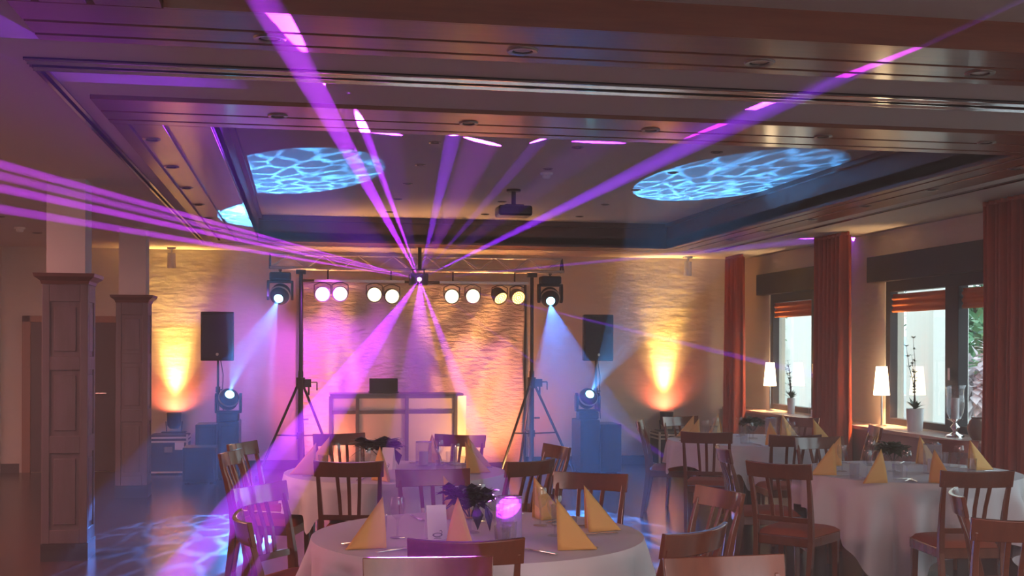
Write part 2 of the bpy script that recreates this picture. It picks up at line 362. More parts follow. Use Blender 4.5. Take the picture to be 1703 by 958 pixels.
# partition tracks let into the ceiling
def track(label, x0, x1, y0, y1):
    m = MB()
    if x1 - x0 > y1 - y0:
        w = y1 - y0
        for a, b in ((0, .36), (.64, 1)): m.box((x0, y0 + a * w, 2.843), (x1, y0 + b * w, 2.87))
        for a in (0, .36, .60, .96): m.box((x0, y0 + a * w, 2.836), (x1, y0 + a * w + .006, 2.87))
    else:
        w = x1 - x0
        for a, b in ((0, .3), (.7, 1)): m.box((x0 + a * w, y0, 2.843), (x0 + b * w, y1, 2.87))
    return tag(m.done('partition_track', trackm), label, 'track')
track('long polished metal partition track running across the ceiling', -1.19, 5.23, 5.36, 5.57)
track('double metal partition track along the left side of the ceiling', -1.19, -1.13, 5.58, 14.6)
track('metal partition track along the window side of the ceiling', 5.17, 5.23, 5.58, 14.6)
track('short metal ceiling track at the top left corner', -1.34, -1.28, 3.2, 5.1).location.z = -.012
# baseboards
struct(MB().box((-2.1, YB - .02, 0), (5.9, YB, .115)).done('baseboard_back', basem))
struct(MB().box((-3.72, YB - .02, 0), (-3.50, YB, .115)).done('baseboard_left', basem))
struct(MB().box((XL, 14.93, 0), (-3.70, 14.95, .115)).done('baseboard_pier', basem))
# door_1
d = struct(MB().box((-3.46, YB - .05, 0), (-3.36, YB, 1.98)).box((-2.12, YB - .05, 0), (-2.02, YB, 1.98)).box((-3.46, YB - .05, 1.90), (-2.02, YB, 1.98)).done('door_1', doorw, bevel=.004))
MB().box((-3.36, YB - .025, .01), (-2.745, YB - .001, 1.90)).done('door_leaf', doorl, d, bevel=.003); MB().box((-2.735, YB - .025, .01), (-2.12, YB - .001, 1.90)).done('door_leaf', doorl, d, bevel=.003)
MB().cyl((-2.45, YB - .03, 1.0), (-2.45, YB - .08, 1.0), .012).cyl((-2.45, YB - .08, 1.0), (-2.57, YB - .08, 1.0), .010).done('door_handle', metal, d)

# right wall with window openings
WINS = [(12.48, 14.73), (8.98, 11.60), (5.5, 8.1), (1.0, 4.2)]  # last two windows are out of view, added for daylight and reflections
w = MB(); z0, z1 = .80, 2.33; edges = [YB] + [e for a, b in WINS for e in (b, a)] + [YF]
for k in range(0, len(edges), 2): w.box((XR, edges[k + 1], 0), (XR + .22, edges[k], 3.3))
for a, b in WINS: w.box((XR, a, 0), (XR + .22, b, z0)); w.box((XR, a, z1), (XR + .22, b, 3.3))
struct(w.done('wall_right', wallm))
for k, (a, b) in enumerate(WINS):
    m = MB(); x0, x1 = XR + .01, XR + .10; mid = 13.31 if k == 0 else (a + b) / 2
    m.box((x0, a, z0), (x1, a + .09, z1)); m.box((x0, b - .09, z0), (x1, b, z1)); m.box((x0, a + .09, z1 - .13), (x1, b - .09, z1)); m.box((x0, a + .09, z0), (x1, b - .09, z0 + .07))
    fr = struct(m.done('window_%d' % (k + 1), darkw, bevel=.004))
    MB().box((x0 - .015, mid - .115, z0 + .07), (x1, mid + .115, z1 - .13)).done('mullion', darkw, fr, bevel=.004)
    for (p0, p1) in ((a + .09, mid - .115), (mid + .115, b - .09)):
        MB().box((XR + .075, p0 + .001, z0 + .071), (XR + .083, p1 - .001, z1 - .131)).done('pane', pane_g, fr)
    MB().box((x0 - .05, mid - .03, 1.30), (x0 - .02, mid + .01, 1.42)).done('window_handle', metal, fr, bevel=.003)
    if k < 3: MB().box((XR - .11, a - .2 if k else a - .05, 2.31), (XR, b + .20, 2.585)).done('blind_box', darkw, fr, bevel=.004)
    if k < 2:
        for q, (p0, p1) in enumerate(((mid + .125, b - .10), (a + .10, mid - .125))):
            mb = MB(); zt = z1 - .135 - .02 * k
            if k == 0 and q == 1: continue
            def bf(u, v, p0=p0, p1=p1, zt=zt): return (XR + .035 + .010 * math.sin(v * math.pi * 6), p0 + (p1 - p0) * u, zt - .19 * v)
            mb.grid(bf, 6, 18)
            tag(mb.done('roman_blind', blindm, smooth=True, solid=.006), ['rust orange roman blind raised at the far window', 'rust orange roman blind in the left sash of the near window', 'rust orange roman blind in the right sash of the near window'][k * (1 + q)], 'blind')
# sill and panel below it
s = MB(); s.box((5.80, 1, .745), (XR + .01, YB, .785)); struct(s.done('window_sill', sillm, bevel=.006))
s = MB(); s.box((5.86, 1, 0), (XR, YB, .745))
struct(s.done('sill_front', sillp))

# outside: terrace, pillars, greenery
struct(MB().box((XR + .25, -6, -.3), (30, 40, -.12)).done('terrace_ground', gravel))
def pillar2(x0, x1, y0, y1, label):
    m = MB().box((x0, y0, -.2), (x1, y1, 3.6)); m.box((x0 - .04, y0 - .04, -.2), (x1 + .04, y1 + .04, .25))
    return tag(m.done('terrace_pillar', stone, bevel=.01), label, 'pillar')
pillar2(8.2, 8.72, 14.25, 14.95, 'pale stucco terrace pillar outside the left sash of the near window')
pillar2(8.2, 8.75, 18.7, 19.5, 'pale terrace pillar outside the far window with a climbing plant')
mb = MB()
for k in range(260):
    z = random.uniform(.3, 3.2); a = random.uniform(0, 6.28)
    mb.leaf((8.08 - abs(random.gauss(0, .05)), 19.1 + random.gauss(0, .16), z), (math.cos(a), math.sin(a), -.3), .11, .09)
tag(mb.done('climbing_plant', treeleaf), 'green climbing plant on the pillar outside the far window', 'plant')
def tree(x, y, r, h, label, n=1500, m=treeleaf, cat='tree', name='garden_tree'):
    o = thing(name, (x, y, -.12), label, cat)
    mb = MB(); mb.tube([(0, 0, 0), (.05, 0, h * .4), (.1, .05, h * .75)], [.12, .09, .04])
    for k in range(5): a = k * 1.3; mb.tube([(.05, 0, h * .4), (math.cos(a) * r * .6, math.sin(a) * r * .6, h * .7)], [.05, .02], 6)
    mb.done('trunk', stem_m, o)
    lb = MB(); cl = [(random.gauss(0, r * .38), random.gauss(0, r * .38), h * .62 + random.gauss(0, h * .16)) for _ in range(14)]
    for k in range(n):
        c0 = random.choice(cl); v = Vector([random.gauss(0, 1) for _ in range(3)]).normalized() * r * .38 * random.uniform(.6, 1.05)
        lb.leaf(Vector(c0) + v, v + Vector((0, 0, -.2 * r)), .24, .16)
    lb.done('crown', m, o)
tree(14.3, 22.9, 1.5, 4.3, 'leafy green garden tree beyond the terrace, seen in the near window')
tree(18.2, 23.6, 1.5, 3.9, 'second green garden tree right of the first, beside the curtain', 1300)
tree(12.1, 19.4, .9, 2.3, 'low green garden bush below the trees outside the window', 900, cat='bush', name='garden_bush')
tree(9.95, 15.8, .42, 1.75, 'pale flowering bush outside the near window', 500, hydr, 'bush', 'flowering_bush')

hm = MB(); hm.grid(lambda u, v: (20 + 60 * u, 85 + 8 * v, -2 + (5.2 + 1.2 * math.sin(u * 7)) * math.sin(v * math.pi * .5)), 24, 4); hm.grid(lambda u, v: (20 + 60 * u, 93 + 10 * v, -2 + (5.2 + 1.2 * math.sin(u * 7)) * math.cos(v * math.pi * .5)), 24, 4)
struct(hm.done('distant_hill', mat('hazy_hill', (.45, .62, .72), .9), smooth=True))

# ------------------------------------------------------------------ panelled columns
def column(x0, y0, label, w=.325):
    o = thing('panelled_column', (x0 + w / 2, y0 + w / 2, 0), label, 'column'); h = w / 2
    MB().box((-h - .005, -h - .005, 0), (h + .005, h + .005, .13)).done('plinth', basem, o)
    m = MB(); m.box((-h + .012, -h + .012, .13), (h - .012, h - .012, 2.06))
    zs = ((.13, .23), (.80, .93), (1.42, 1.52), (1.93, 2.06))
    for sx, sy in ((0, -1), (0, 1), (1, 0), (-1, 0)):
        for a, b in zs:
            if sy: m.box((-h + .055, min(sy * h, sy * (h - .014)), a), (h - .055, max(sy * h, sy * (h - .014)), b))
            else: m.box((min(sx * h, sx * (h - .014)), -h + .055, a), (max(sx * h, sx * (h - .014)), h - .055, b))
        for a, b in ((.27, .76), (.97, 1.38), (1.56, 1.89)):       # raised fields
            q = h - .085
            if sy: m.box((-q, min(sy * (h - .004), sy * (h - .014)), a), (q, max(sy * (h - .004), sy * (h - .014)), b))
            else: m.box((min(sx * (h - .004), sx * (h - .014)), -q, a), (max(sx * (h - .004), sx * (h - .014)), q, b))
    for sx in (-1, 1):
        for sy in (-1, 1): m.box((min(sx * h, sx * (h - .055)), min(sy * h, sy * (h - .055)), .13), (max(sx * h, sx * (h - .055)), max(sy * h, sy * (h - .055)), 2.06))
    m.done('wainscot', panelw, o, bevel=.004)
    m = MB(); m.loft([[(-a, -a, z), (a, -a, z), (a, a, z), (-a, a, z)] for a, z in ((h + .005, 2.06), (h + .012, 2.085), (h + .05, 2.115), (h + .055, 2.14), (h, 2.142))])
    m.done('cap', capw, o)
    MB().box((-h + .025, -h + .025, 2.14), (h - .025, h - .025, H)).done('shaft', plaster, o)
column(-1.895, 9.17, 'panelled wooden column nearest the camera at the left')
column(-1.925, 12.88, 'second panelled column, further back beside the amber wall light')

# ------------------------------------------------------------------ ceiling fittings
def downlight(x, y, z, label, grp, r=.055):
    o = thing('recessed_downlight', (x, y, z), label, 'downlight', group=grp)
    MB().lathe([(r * .72, .01), (r * .72, -.006), (r, -.008), (r * 1.08, -.002), (r * 1.08, .004)], 18).done('trim_ring', ringm, o, smooth=True)
    MB().lathe([(.001, .004), (r * .45, .002), (r * .72, -.002)], 14).done('lamp', dlm, o)
    return o
XS = (-.13, .90, 1.94, 2.98, 4.02); nm = ('leftmost', 'second from left', 'middle', 'second from right', 'rightmost')
for x, q in zip(XS, nm): downlight(x, 4.79, 2.835, 'recessed spotlight in the front wooden ceiling band, ' + q, 'front band downlights', .062)
for x, q in zip(XS, nm): downlight(x, 6.39, 2.835, 'recessed spotlight in the second wooden ceiling band, ' + q, 'second band downlights', .05)
od = ('nearest', 'second nearest', 'third nearest', 'third farthest', 'second farthest', 'farthest')
for k in range(6):
    downlight(-.885, 7.26 + 1.085 * k, 2.835, 'recessed spotlight in the left wooden ceiling band, ' + od[k], 'left band downlights', .05)
    downlight(4.80, 7.28 + 1.085 * k, 2.835, 'recessed spotlight in the right wooden ceiling band, ' + od[k], 'right band downlights', .05)
for i, x in enumerate((.98, 2.08, 3.20)):
    for j, y in enumerate((8.77, 9.87, 11.03, 12.2, 13.38)):
        if i == 1 and j == 2: continue
        downlight(x, y, TT, 'small spotlight in the raised ceiling, %s column, %s row' % (('left', 'middle', 'right')[i], ('front', 'second', 'third', 'fourth', 'back')[j]), 'raised ceiling downlights', .045)
for y, q in ((12.03, 'nearer'), (13.68, 'farther')): downlight(-2.88, y, H, 'small spotlight in the ceiling left of the columns, the %s one' % q, 'left ceiling downlights', .05)
def detector(x, y, z, label):
    o = thing('smoke_detector', (x, y, z), label, 'detector')
    MB().lathe([(.055, 0), (.055, -.015), (.05, -.02), (.001, -.02)], 18).done('base', whitem, o, smooth=True)
    MB().lathe([(.035, -.02), (.038, -.035), (.03, -.05), (.001, -.052)], 18).done('sensor', whitem, o, smooth=True)
detector(-2.93, 13.09, H, 'round smoke detector on the ceiling left of the columns'); detector(2.116, 10.1, TT, 'round smoke detector on the raised ceiling in front of the projector')
# projector
o = thing('ceiling_projector', (2.03, 11.25, TT), 'dark video projector hanging from the raised ceiling', 'projector')
MB().cyl((0, 0, 0), (0, 0, -.02), .07).cyl((0, 0, -.02), (0, 0, -.15), .022).box((-.09, -.07, -.165), (.09, .07, -.15)).done('ceiling_mount', black, o)
MB().box((-.165, -.13, -.265), (.165, .13, -.165)).done('housing', blackm, o, bevel=.02)
MB().cyl((.06, -.13, -.215), (.06, -.16, -.215), .035, .032).done('lens', dlm, o, smooth=True)
def wallspot(x, label):
    o = thing('ceiling_spotlight', (x, 15.34, H), label, 'spotlight')
    MB().box((-.05, -.05, -.02), (.05, .05, 0)).done('canopy', whitem, o, bevel=.003)
    MB().cyl((0, 0, -.02), (0, 0, -.08), .012).done('stem', whitem, o)
    MB().cyl((0, -.01, -.07), (0, .01, -.26), .048, .055, 20).done('shade', whitem, o, smooth=True)
wallspot(-1.62, 'small cream spotlight under the ceiling above the left amber wall light'); wallspot(5.19, 'small cream spotlight under the ceiling above the right amber wall light')

# ------------------------------------------------------------------ curtains
def curtain(y0, y1, x, label, n, amp=.062):
    o = thing('curtain', (x, (y0 + y1) / 2, 0), label, 'curtain'); L = y1 - y0
    def f(u, v):
        z = .06 + (H - .10) * v; a = amp * (1.15 - .5 * v)
        return (a * math.sin(u * n * 2 * math.pi + .5 * math.sin(3 * v)) + .012 * math.sin(u * 40), (u - .5) * L * (1 - .05 * math.sin(v * math.pi)), z)
    MB().grid(f, n * 14, 10).done('drape', curtm, o, smooth=True, solid=.006)
    def g(u, v): return (amp * .5 * math.sin(u * n * 2 * math.pi), (u - .5) * L, H - .045 + .04 * v)
    MB().grid(g, n * 8, 1).done('heading_tape', curtm, o, smooth=True, solid=.008)
curtain(14.72, 15.25, 5.72, 'narrow rust red curtain in the far corner', 5)
curtain(11.62, 12.40, 5.70, 'rust red curtain hanging between the two windows', 7)
curtain(7.95, 9.08, 5.70, 'wide rust red curtain at the right edge of the photo', 13)

# ------------------------------------------------------------------ stage: truss, stands, lamps
TY = 14.75
o = thing('lighting_truss', (1.455, TY, 2.655), 'aluminium lattice truss spanning the stage under the ceiling', 'truss')
a, b = -1.84, 1.84
for (yy, zz) in ((-.1, -.085), (.1, -.085), (0, .085)): MB().cyl((a, yy, zz), (b, yy, zz), .018, n=10).done('chord', alum, o, smooth=True)
for (p, q) in (((-.1, -.085), (0, .085)), ((.1, -.085), (0, .085)), ((-.1, -.085), (.1, -.085))):
    m = MB(); n = 17
    for k in range(n):
        xa = a + (b - a) * k / n; xb = a + (b - a) * (k + 1) / n; s0, s1 = (p, q) if k % 2 == 0 else (q, p)
        m.cyl((xa, *s0), (xb, *s1), .008, n=6)
    m.done('lattice', alum, o)
for x in (a, b): MB().cyl((x, -.1, -.085), (x, 0, .085), .012).cyl((x, .1, -.085), (x, 0, .085), .012).cyl((x, -.1, -.085), (x, .1, -.085), .012).done('end_frame', blackm, o)
def stand(x, label):
    o = thing('lighting_stand', (x, TY, 0), label, 'stand')
    MB().cyl((0, 0, .06), (0, 0, 1.3), .032).done('lower_mast', blackm, o, smooth=True); MB().cyl((0, 0, 1.3), (0, 0, 2.52), .024).done('upper_mast', blackm, o, smooth=True)
    MB().box((-.06, -.045, 2.50), (.06, .045, 2.553)).done('truss_adapter', blackm, o)
    MB().cyl((0, 0, 1.08), (0, 0, 1.22), .055).box((.04, -.05, 1.10), (.13, .03, 1.20)).cyl((.10, -.02, 1.12), (.10, -.02, 1.00), .012).done('winch', black, o, bevel=.005)
    MB().cyl((.13, -.01, 1.16), (.20, -.01, 1.16), .008).cyl((.20, -.01, 1.16), (.20, -.01, 1.06), .008).done('crank', blackm, o)
    for k in range(3):
        an = R(205 + 120 * k) if x < 1 else R(215 + 120 * k)
        c, s_ = math.cos(an), math.sin(an)
        lg = MB().cyl((c * .05, s_ * .05, 1.10), (c * .56, s_ * .56, .03), .016).done('leg', blackm, o, smooth=True)
        MB().cyl((c * .56, s_ * .56, .0), (c * .56, s_ * .56, .04), .028).done('rubber_foot', black, lg)
        MB().cyl((c * .03, s_ * .03, .50), (c * .33, s_ * .33, .52), .009).done('brace', blackm, o)
    MB().cyl((.0, 0, .46), (.0, 0, .54), .045).done('brace_collar', black, o); MB().cyl((.03, -.03, .70), (.10, -.03, .70), .012).done('knob', black, o)
stand(-.01, 'black crank stand carrying the left end of the truss'); stand(2.905, 'black crank stand carrying the right end of the truss')

def moving_head(x, y, z, tgt, up, label):
    """z: top of what it stands on (up) or the clamp height (hanging)"""
    o = thing('moving_head_light', (x, y, z), label, 'stage light'); s = 1 if up else -1
    MB().box((-.13, -.10, min(0, s * .10)), (.13, .10, max(0, s * .10))).done('base', black, o, bevel=.02)
    y0 = MB()
    for k in (-1, 1): y0.loft([[(k * .145 - .016, -w_, s * h_), (k * .145 + .016, -w_, s * h_), (k * .145 + .016, w_, s * h_), (k * .145 - .016, w_, s * h_)] for w_, h_ in ((.05, .12), (.06, .2), (.055, .30), (.02, .34))])
    y0.box((-.16, -.05, min(s * .10, s * .13)), (.16, .05, max(s * .10, s * .13))); y0.done('yoke', blackm, o, bevel=.006)
    c = Vector((x, y, z + s * .27)); d = (Vector(tgt) - c).normalized(); M = Matrix.Translation((0, 0, s * .27)) @ d.to_track_quat('Z', 'Y').to_matrix().to_4x4()
    h = MB().lathe([(.001, -.13), (.07, -.125), (.115, -.08), (.125, -.01), (.115, .06), (.09, .10), (.062, .115), (.062, .125), (.055, .125), (.055, .112), (.001, .112)], 24, M=M).done('head', black, o, smooth=True)
    MB().lathe([(.001, .120), (.03, .119), (.054, .115)], 20, M=M).done('lens', lensb, h)
    MB().lathe([(.118, .055), (.124, .045), (.128, .035), (.128, .028)], 24, M=M).done('head_ring', alum, h, smooth=True)
    if not up:
        MB().cyl((0, 0, 0), (0, 0, .03), .014).box((-.02, -.02, .02), (.02, .02, .038)).done('clamp', blackm, o)
moving_head(-.876, 14.70, .69, HEADS[0][1], True, 'moving head light on the left speaker stack, beaming up')
moving_head(3.629, 14.70, .68, HEADS[1][1], True, 'moving head light on the right subwoofer, beaming up')
moving_head(-.26, 14.65, 2.51, HEADS[2][1], False, 'moving head light hanging under the left end of the truss')
moving_head(3.12, 14.65, 2.51, HEADS[3][1], False, 'moving head light hanging under the right end of the truss')

# par bars with four cans each
def par_bar(x0, x1, label):
    o = thing('par_light_bar', ((x0 + x1) / 2, 14.62, 2.415), label, 'light bar'); L = (x1 - x0) / 2
    MB().box((-L, -.018, -.018), (L, .018, .018)).done('crossbar', alum, o, bevel=.003)
    for x in (-L * .7, L * .7): MB().cyl((x, .03, 0), (x, .03, .134), .010).done('hanger', blackm, o)
par_bar(.15, 1.26, 'slim metal lamp bar under the truss, left of the laser'); par_bar(1.70, 2.83, 'slim metal lamp bar under the truss, right of the laser')
ordn = ['first', 'second', 'third', 'fourth', 'fifth', 'sixth', 'seventh', 'eighth']
for k, (x, z, tx, tz) in enumerate(((.25, 2.25, 0, -.10), (.465, 2.255, .05, -.06), (.885, 2.25, 0, -.08), (1.10, 2.235, .12, -.2), (1.85, 2.24, -.05, -.12), (2.115, 2.245, 0, -.1), (2.46, 2.24, .45, -.85), (2.69, 2.24, .2, -.4))):
    o = thing('par_can_light', (x, 14.60, z), 'round %s LED can light, %s from the left on the lamp bars' % ('orange' if k > 5 else 'amber white', ordn[k]), 'stage light', group='LED cans on the truss')
    d = Vector((tx, -1, tz)).normalized(); M = d.to_track_quat('Z', 'Y').to_matrix().to_4x4()
    MB().lathe([(.001, -.13), (.06, -.125), (.085, -.08), (.098, .0), (.098, .045), (.090, .045), (.086, .02), (.001, .02)], 22, M=M).done('can', black, o, smooth=True)
    lb = MB().lathe([(.001, .03), (.085, .03)], 22, M=M)
    le = lb.done('lens', ledo if k > 5 else ledm, o)
    gm = MB()
    for i in range(3):
        rr = (.018, .045, .072)[i]
        for j in range((6, 12, 18)[i]): an = 6.283 * j / (6, 12, 18)[i]; gm.lathe([(.001, .040), (.008, .031)], 6, o=(rr * math.cos(an), rr * math.sin(an), 0), M=M)
    gm.done('led_dots', leddot if k < 6 else ledy, le)
    MB().tube([(-.099, 0, 0), (-.099, 0, .11), (-.03, 0, .14), (.03, 0, .14), (.099, 0, .11), (.099, 0, 0)], .006, 6).done('yoke', blackm, o)
    l = spot('par_can_beam', Vector((x, 14.60, z)) + d * .06, Vector((x, 14.6, z)) + d * 5 + Vector((0, 0, -1.6)), R(24), 12, (1, .55, .2), blend=1, soft=.07)
# laser projector
o = thing('laser_projector', (1.425, 14.53, 2.57), 'black show laser under the truss centre, source of the violet beams', 'laser')
MB().box((-.11, -.12, -.20), (.11, .13, -.06)).done('housing', black, o, bevel=.008)
MB().cyl((-.07, 0, -.06), (-.07, 0, 0), .008).cyl((.07, 0, -.06), (.07, 0, 0), .008).box((-.09, -.01, -.01), (.09, .06, 0)).done('bracket', blackm, o)
MB().cyl((0, -.118, -.134), (0, -.128, -.134), .022).done('aperture', lensl, o)
MB().cyl((.015, -.01, 0), (.015, -.01, .28), .022).done('hanging_pole', blackm, o)

# speakers on poles, subs, cases
def sub(x0, x1, y0, y1, z1, label, z0=0):
    o = thing('subwoofer', ((x0 + x1) / 2, (y0 + y1) / 2, z0), label, 'speaker'); w, d_ = (x1 - x0) / 2, (y1 - y0) / 2; h = z1 - z0
    MB().box((-w, -d_, .015), (w, d_, h)).done('cabinet', black, o, bevel=.01)
    MB().box((-w + .03, -d_ - .008, .05), (w - .03, -d_ + .001, h - .05)).done('grille', tweeter, o, bevel=.004)
    for sx in (-1, 1):
        for sy in (-1, 1): MB().cyl((sx * (w - .05), sy * (d_ - .05), 0), (sx * (w - .05), sy * (d_ - .05), .016), .02).done('foot', black, o)
sub(-1.26, -1.015, 14.62, 15.1, .655, 'tall black box behind the left speaker pole'); sub(-.985, -.74, 14.52, 15.1, .69, 'black subwoofer under the left moving head light')
sub(-1.36, -.98, 14.1, 14.50, .42, 'low black box in front of the left speaker stack')
sub(3.49, 3.745, 14.5, 15.0, .68, 'black subwoofer under the right moving head light'); sub(3.755, 4.03, 14.5, 15.0, .625, 'black subwoofer beside the right speaker pole')
def pa(x, y, zb, z0, label, plabel):
    p = thing('speaker_pole', (x, y, zb), plabel, 'pole'); MB().cyl((0, 0, 0), (0, 0, .45), .018).done('lower_tube', blackm, p); MB().cyl((0, 0, .4), (0, 0, z0 - zb), .014).done('upper_tube', blackm, p)
    MB().cyl((0, 0, .38), (0, 0, .45), .028).cyl((.02, 0, .41), (.06, 0, .41), .01).done('collar', black, p)
    MB().tube([(.03, .02, z0 - zb), (.06, .02, .6), (.05, .02, .35), (.07, .03, .05)], .006, 6).done('cable', black, p)
    o = thing('loudspeaker', (x, y, z0), label, 'speaker')
    m = MB(); m.loft([[(-.20, -.14, z), (.20, -.14, z), (.14, .18, z), (-.14, .18, z)] for z in (0, .60)]); m.done('cabinet', black, o, bevel=.012)
    MB().box((-.18, -.152, .03), (.18, -.138, .57)).done('grille', tweeter, o, bevel=.004); MB().cyl((0, -.153, .08), (0, -.158, .08), .018).done('badge', metal, o)
pa(-1.012, 14.86, .655, 1.425, 'black loudspeaker on a pole beside the left amber wall light', 'thin black pole holding up the left loudspeaker')
pa(3.78, 14.86, .625, 1.43, 'black loudspeaker on a pole beside the right truss stand', 'thin black pole holding up the right loudspeaker')
def case(x0, x1, y0, y1, h, label):
    o = thing('flight_case', ((x0 + x1) / 2, (y0 + y1) / 2, 0), label, 'case'); w, d_ = (x1 - x0) / 2, (y1 - y0) / 2
    MB().box((-w + .01, -d_ + .01, .03), (w - .01, d_ - .01, h - .01)).done('body', black, o)
    m = MB()
    for sx in (-1, 1):
        for sy in (-1, 1): m.box((min(sx * w, sx * (w - .025)), min(sy * d_, sy * (d_ - .025)), .02), (max(sx * w, sx * (w - .025)), max(sy * d_, sy * (d_ - .025)), h))
    for z in (.02, h - .05, h - .10):
        for sy in (-1, 1): m.box((-w, min(sy * d_, sy * (d_ - .02)), z), (w, max(sy * d_, sy * (d_ - .02)), z + .022))
        for sx in (-1, 1): m.box((min(sx * w, sx * (w - .02)), -d_, z), (max(sx * w, sx * (w - .02)), d_, z + .022))
    m.done('metal_edging', alum, o, bevel=.003)
    MB().box((-.05, -d_ - .006, h * .55), (.05, -d_ + .012, h * .70)).done('handle', metal, o, bevel=.004); MB().box((w - .16, -d_ - .003, h * .62), (w - .05, -d_ + .011, h * .80)).done('paper_note', paper, o)
    for sx in (-1, 1): MB().box((min(sx * (w - .02), sx * (w - .08)), -d_ + .02, 0), (max(sx * (w - .02), sx * (w - .08)), d_ - .02, .03)).done('foot', black, o)
case(-1.86, -1.39, 15.12, 15.58, .50, 'black flight case with metal edges under the left amber uplighter') 
case(4.72, 5.14, 15.12, 15.58, .47, 'black flight case with metal edges under the right amber uplighter')
for x, zb, q in ((-1.60, .50, 'left'), (4.95, .47, 'right')):
    o = thing('uplighter_lamp', (x, 15.51, zb), 'black can lamp on the %s flight case, lighting the wall amber' % q, 'lamp')
    MB().box((-.15, -.07, 0), (.15, .07, .012)).done('base_plate', blackm, o); MB().tube([(-.09, 0, .01), (-.10, 0, .14)], .008, 6).tube([(.09, 0, .01), (.10, 0, .14)], .008, 6).done('yoke', blackm, o)
    MB().lathe([(.001, .045), (.05, .05), (.085, .09), (.092, .255), (.084, .255), (.08, .22), (.001, .22)], 20).done('can', black, o, smooth=True); MB().lathe([(.001, .235), (.08, .235)], 20).done('lens', upl, o)

# backdrop cloth
def bdf(u, v):
    x = .02 + 2.91 * u; z = .06 + 2.38 * (1 - v)
    k = u - .5
    y = 15.47 + .030 * math.sin(u * 22 + 2.2 * v) + .022 * math.sin(u * 47 - 5 * v + 1) + .035 * noise.noise((u * 9 + v * 5, v * 3.5, .3)) + .012 * noise.noise((u * 30, v * 30, 2))
    y += .05 * math.sin((u * 1.5 + v * .8) * 18) * max(0, u - .45) * 2.0
    return (x, y, z)
o = thing('stage_backdrop', (0, 0, 0), 'crinkled white cloth backdrop hanging behind the truss, lit amber and violet', 'backdrop')
bdm = mat('crinkled_white_cloth', (.80, .72, .64), .8, bump=((7, 7, 26), 1.0, .05), tex=('n', 3, (.72, .62, .54), .5))
MB().grid(bdf, 120, 90).done('cloth', bdm, o, smooth=True, solid=.004)
MB().cyl((0, 15.50, 2.46), (2.96, 15.50, 2.46), .02).done('hanging_bar', blackm, o)
for x in (-.02, 2.96):
    MB().cyl((x, 15.50, 0), (x, 15.50, 2.46), .018).cyl((x, 15.50, 0), (x, 15.50, .02), .1).done('upright', blackm, o)
# dj table
o = thing('dj_table', (1.19, 14.80, 0), 'white fronted disc jockey booth with grey frame in front of the backdrop', 'booth')
MB().box((-.84, -.02, .985), (.84, .44, 1.015)).done('table_top', djfr, o, bevel=.004)
XSB = (-.83, -.50, .12, .74)
for x in XSB: MB().box((x - .022, -.03, 0), (x + .022, .01, .985)).done('frame_post', djfr, o, bevel=.003)
for z in (.02, .76, .955): MB().box((-.83, -.026, z), (.74, .006, z + (.045 if z == .76 else .03))).done('frame_rail', djfr, o, bevel=.003)
for k in range(3):
    MB().box((XSB[k] + .022, -.012, .05), (XSB[k + 1] - .022, -.004, .76)).done('front_panel', djfab, o); MB().box((XSB[k] + .022, -.012, .805), (XSB[k + 1] - .022, -.004, .955)).done('upper_panel', djfab, o)
m = MB(); m.loft([[(.76, -.02, z), (.765, -.015, z), (.905, .21, z), (.90, .205, z)] for z in (.0, .98)]); m.done('side_panel', whitem, o)
m = MB()
for x in (-.78, .70):
    m.box((x, .39, 0), (x + .04, .43, .985))
m.done('rear_legs', djfr, o)
o = thing('mixer_box', (1.03, 14.95, 1.015), 'small black mixer case standing on the booth top', 'case')
MB().box((-.185, -.06, 0), (.185, .16, .02)).done('base', black, o); MB().box((-.18, .0, .02), (.18, .03, .19), Matrix.Rotation(R(-8), 4, 'X')).done('screen_lid', black, o, bevel=.004)

# ------------------------------------------------------------------ window sill objects
def table_lamp(x, y, label):
    o = thing('table_lamp', (x, y, .785), label, 'lamp')
    MB().lathe([(.001, 0), (.055, 0), (.055, .012), (.02, .02), (.001, .022)], 20).done('base', metal, o, smooth=True); MB().cyl((0, 0, .02), (0, 0, .36), .009).done('stem', metal, o)
    MB().lathe([(.082, .33), (.055, .63)], 24).done('lamp_shade', shade, o, smooth=True, solid=.002)
    point('table_lamp_bulb', (x, y, .785 + .45), 40, (1, .62, .28), .03)
table_lamp(6.0, 14.42, 'lit cream table lamp on the sill at the far window'); table_lamp(5.99, 11.42, 'lit cream table lamp on the sill left in the near window')
def potted(x, y, h, label, ph, pr, seed):
    random.seed(seed); o = thing('potted_plant', (x, y, .785), label, 'plant')
    MB().lathe([(.001, 0), (pr * .85, 0), (pr, ph), (pr * .93, ph), (pr * .9, ph - .02), (.001, ph - .02)], 22).done('pot', porc, o, smooth=True)
    m = MB(); tips = []
    for k in range(4):
        p = [Vector((random.uniform(-.02, .02), random.uniform(-.02, .02), ph - .02))]
        dx, dy = random.uniform(-.10, .06), random.uniform(-.1, .1)
        for q in range(1, 7): p.append(Vector((dx * (q / 6) ** 1.5 + random.uniform(-.008, .008), dy * (q / 6) ** 1.5 + random.uniform(-.008, .008), ph + (h - ph) * q / 6 * (1 - .12 * k))))
        m.tube(p, [.006 - .0007 * i for i in range(7)], 5); tips += p[2:]
    m.done('branches', stem_m, o); m = MB()
    for t in tips:
        for _ in range(5): a = random.uniform(0, 6.28); m.leaf(t, (math.cos(a), math.sin(a), random.uniform(0, .8)), .05, .022)
    for k in range(22): a = random.uniform(0, 6.28); m.leaf((0, 0, ph - .01), (math.cos(a), math.sin(a), random.uniform(.4, 2)), random.uniform(.08, .16), .035)
    m.done('leaves', leafm, o)
potted(6.0, 13.75, .66, 'bare branched plant in a white pot at the far window', .20, .05, 3)
potted(5.98, 10.72, .92, 'tall branched plant in a white pot at the near window', .225, .085, 5)
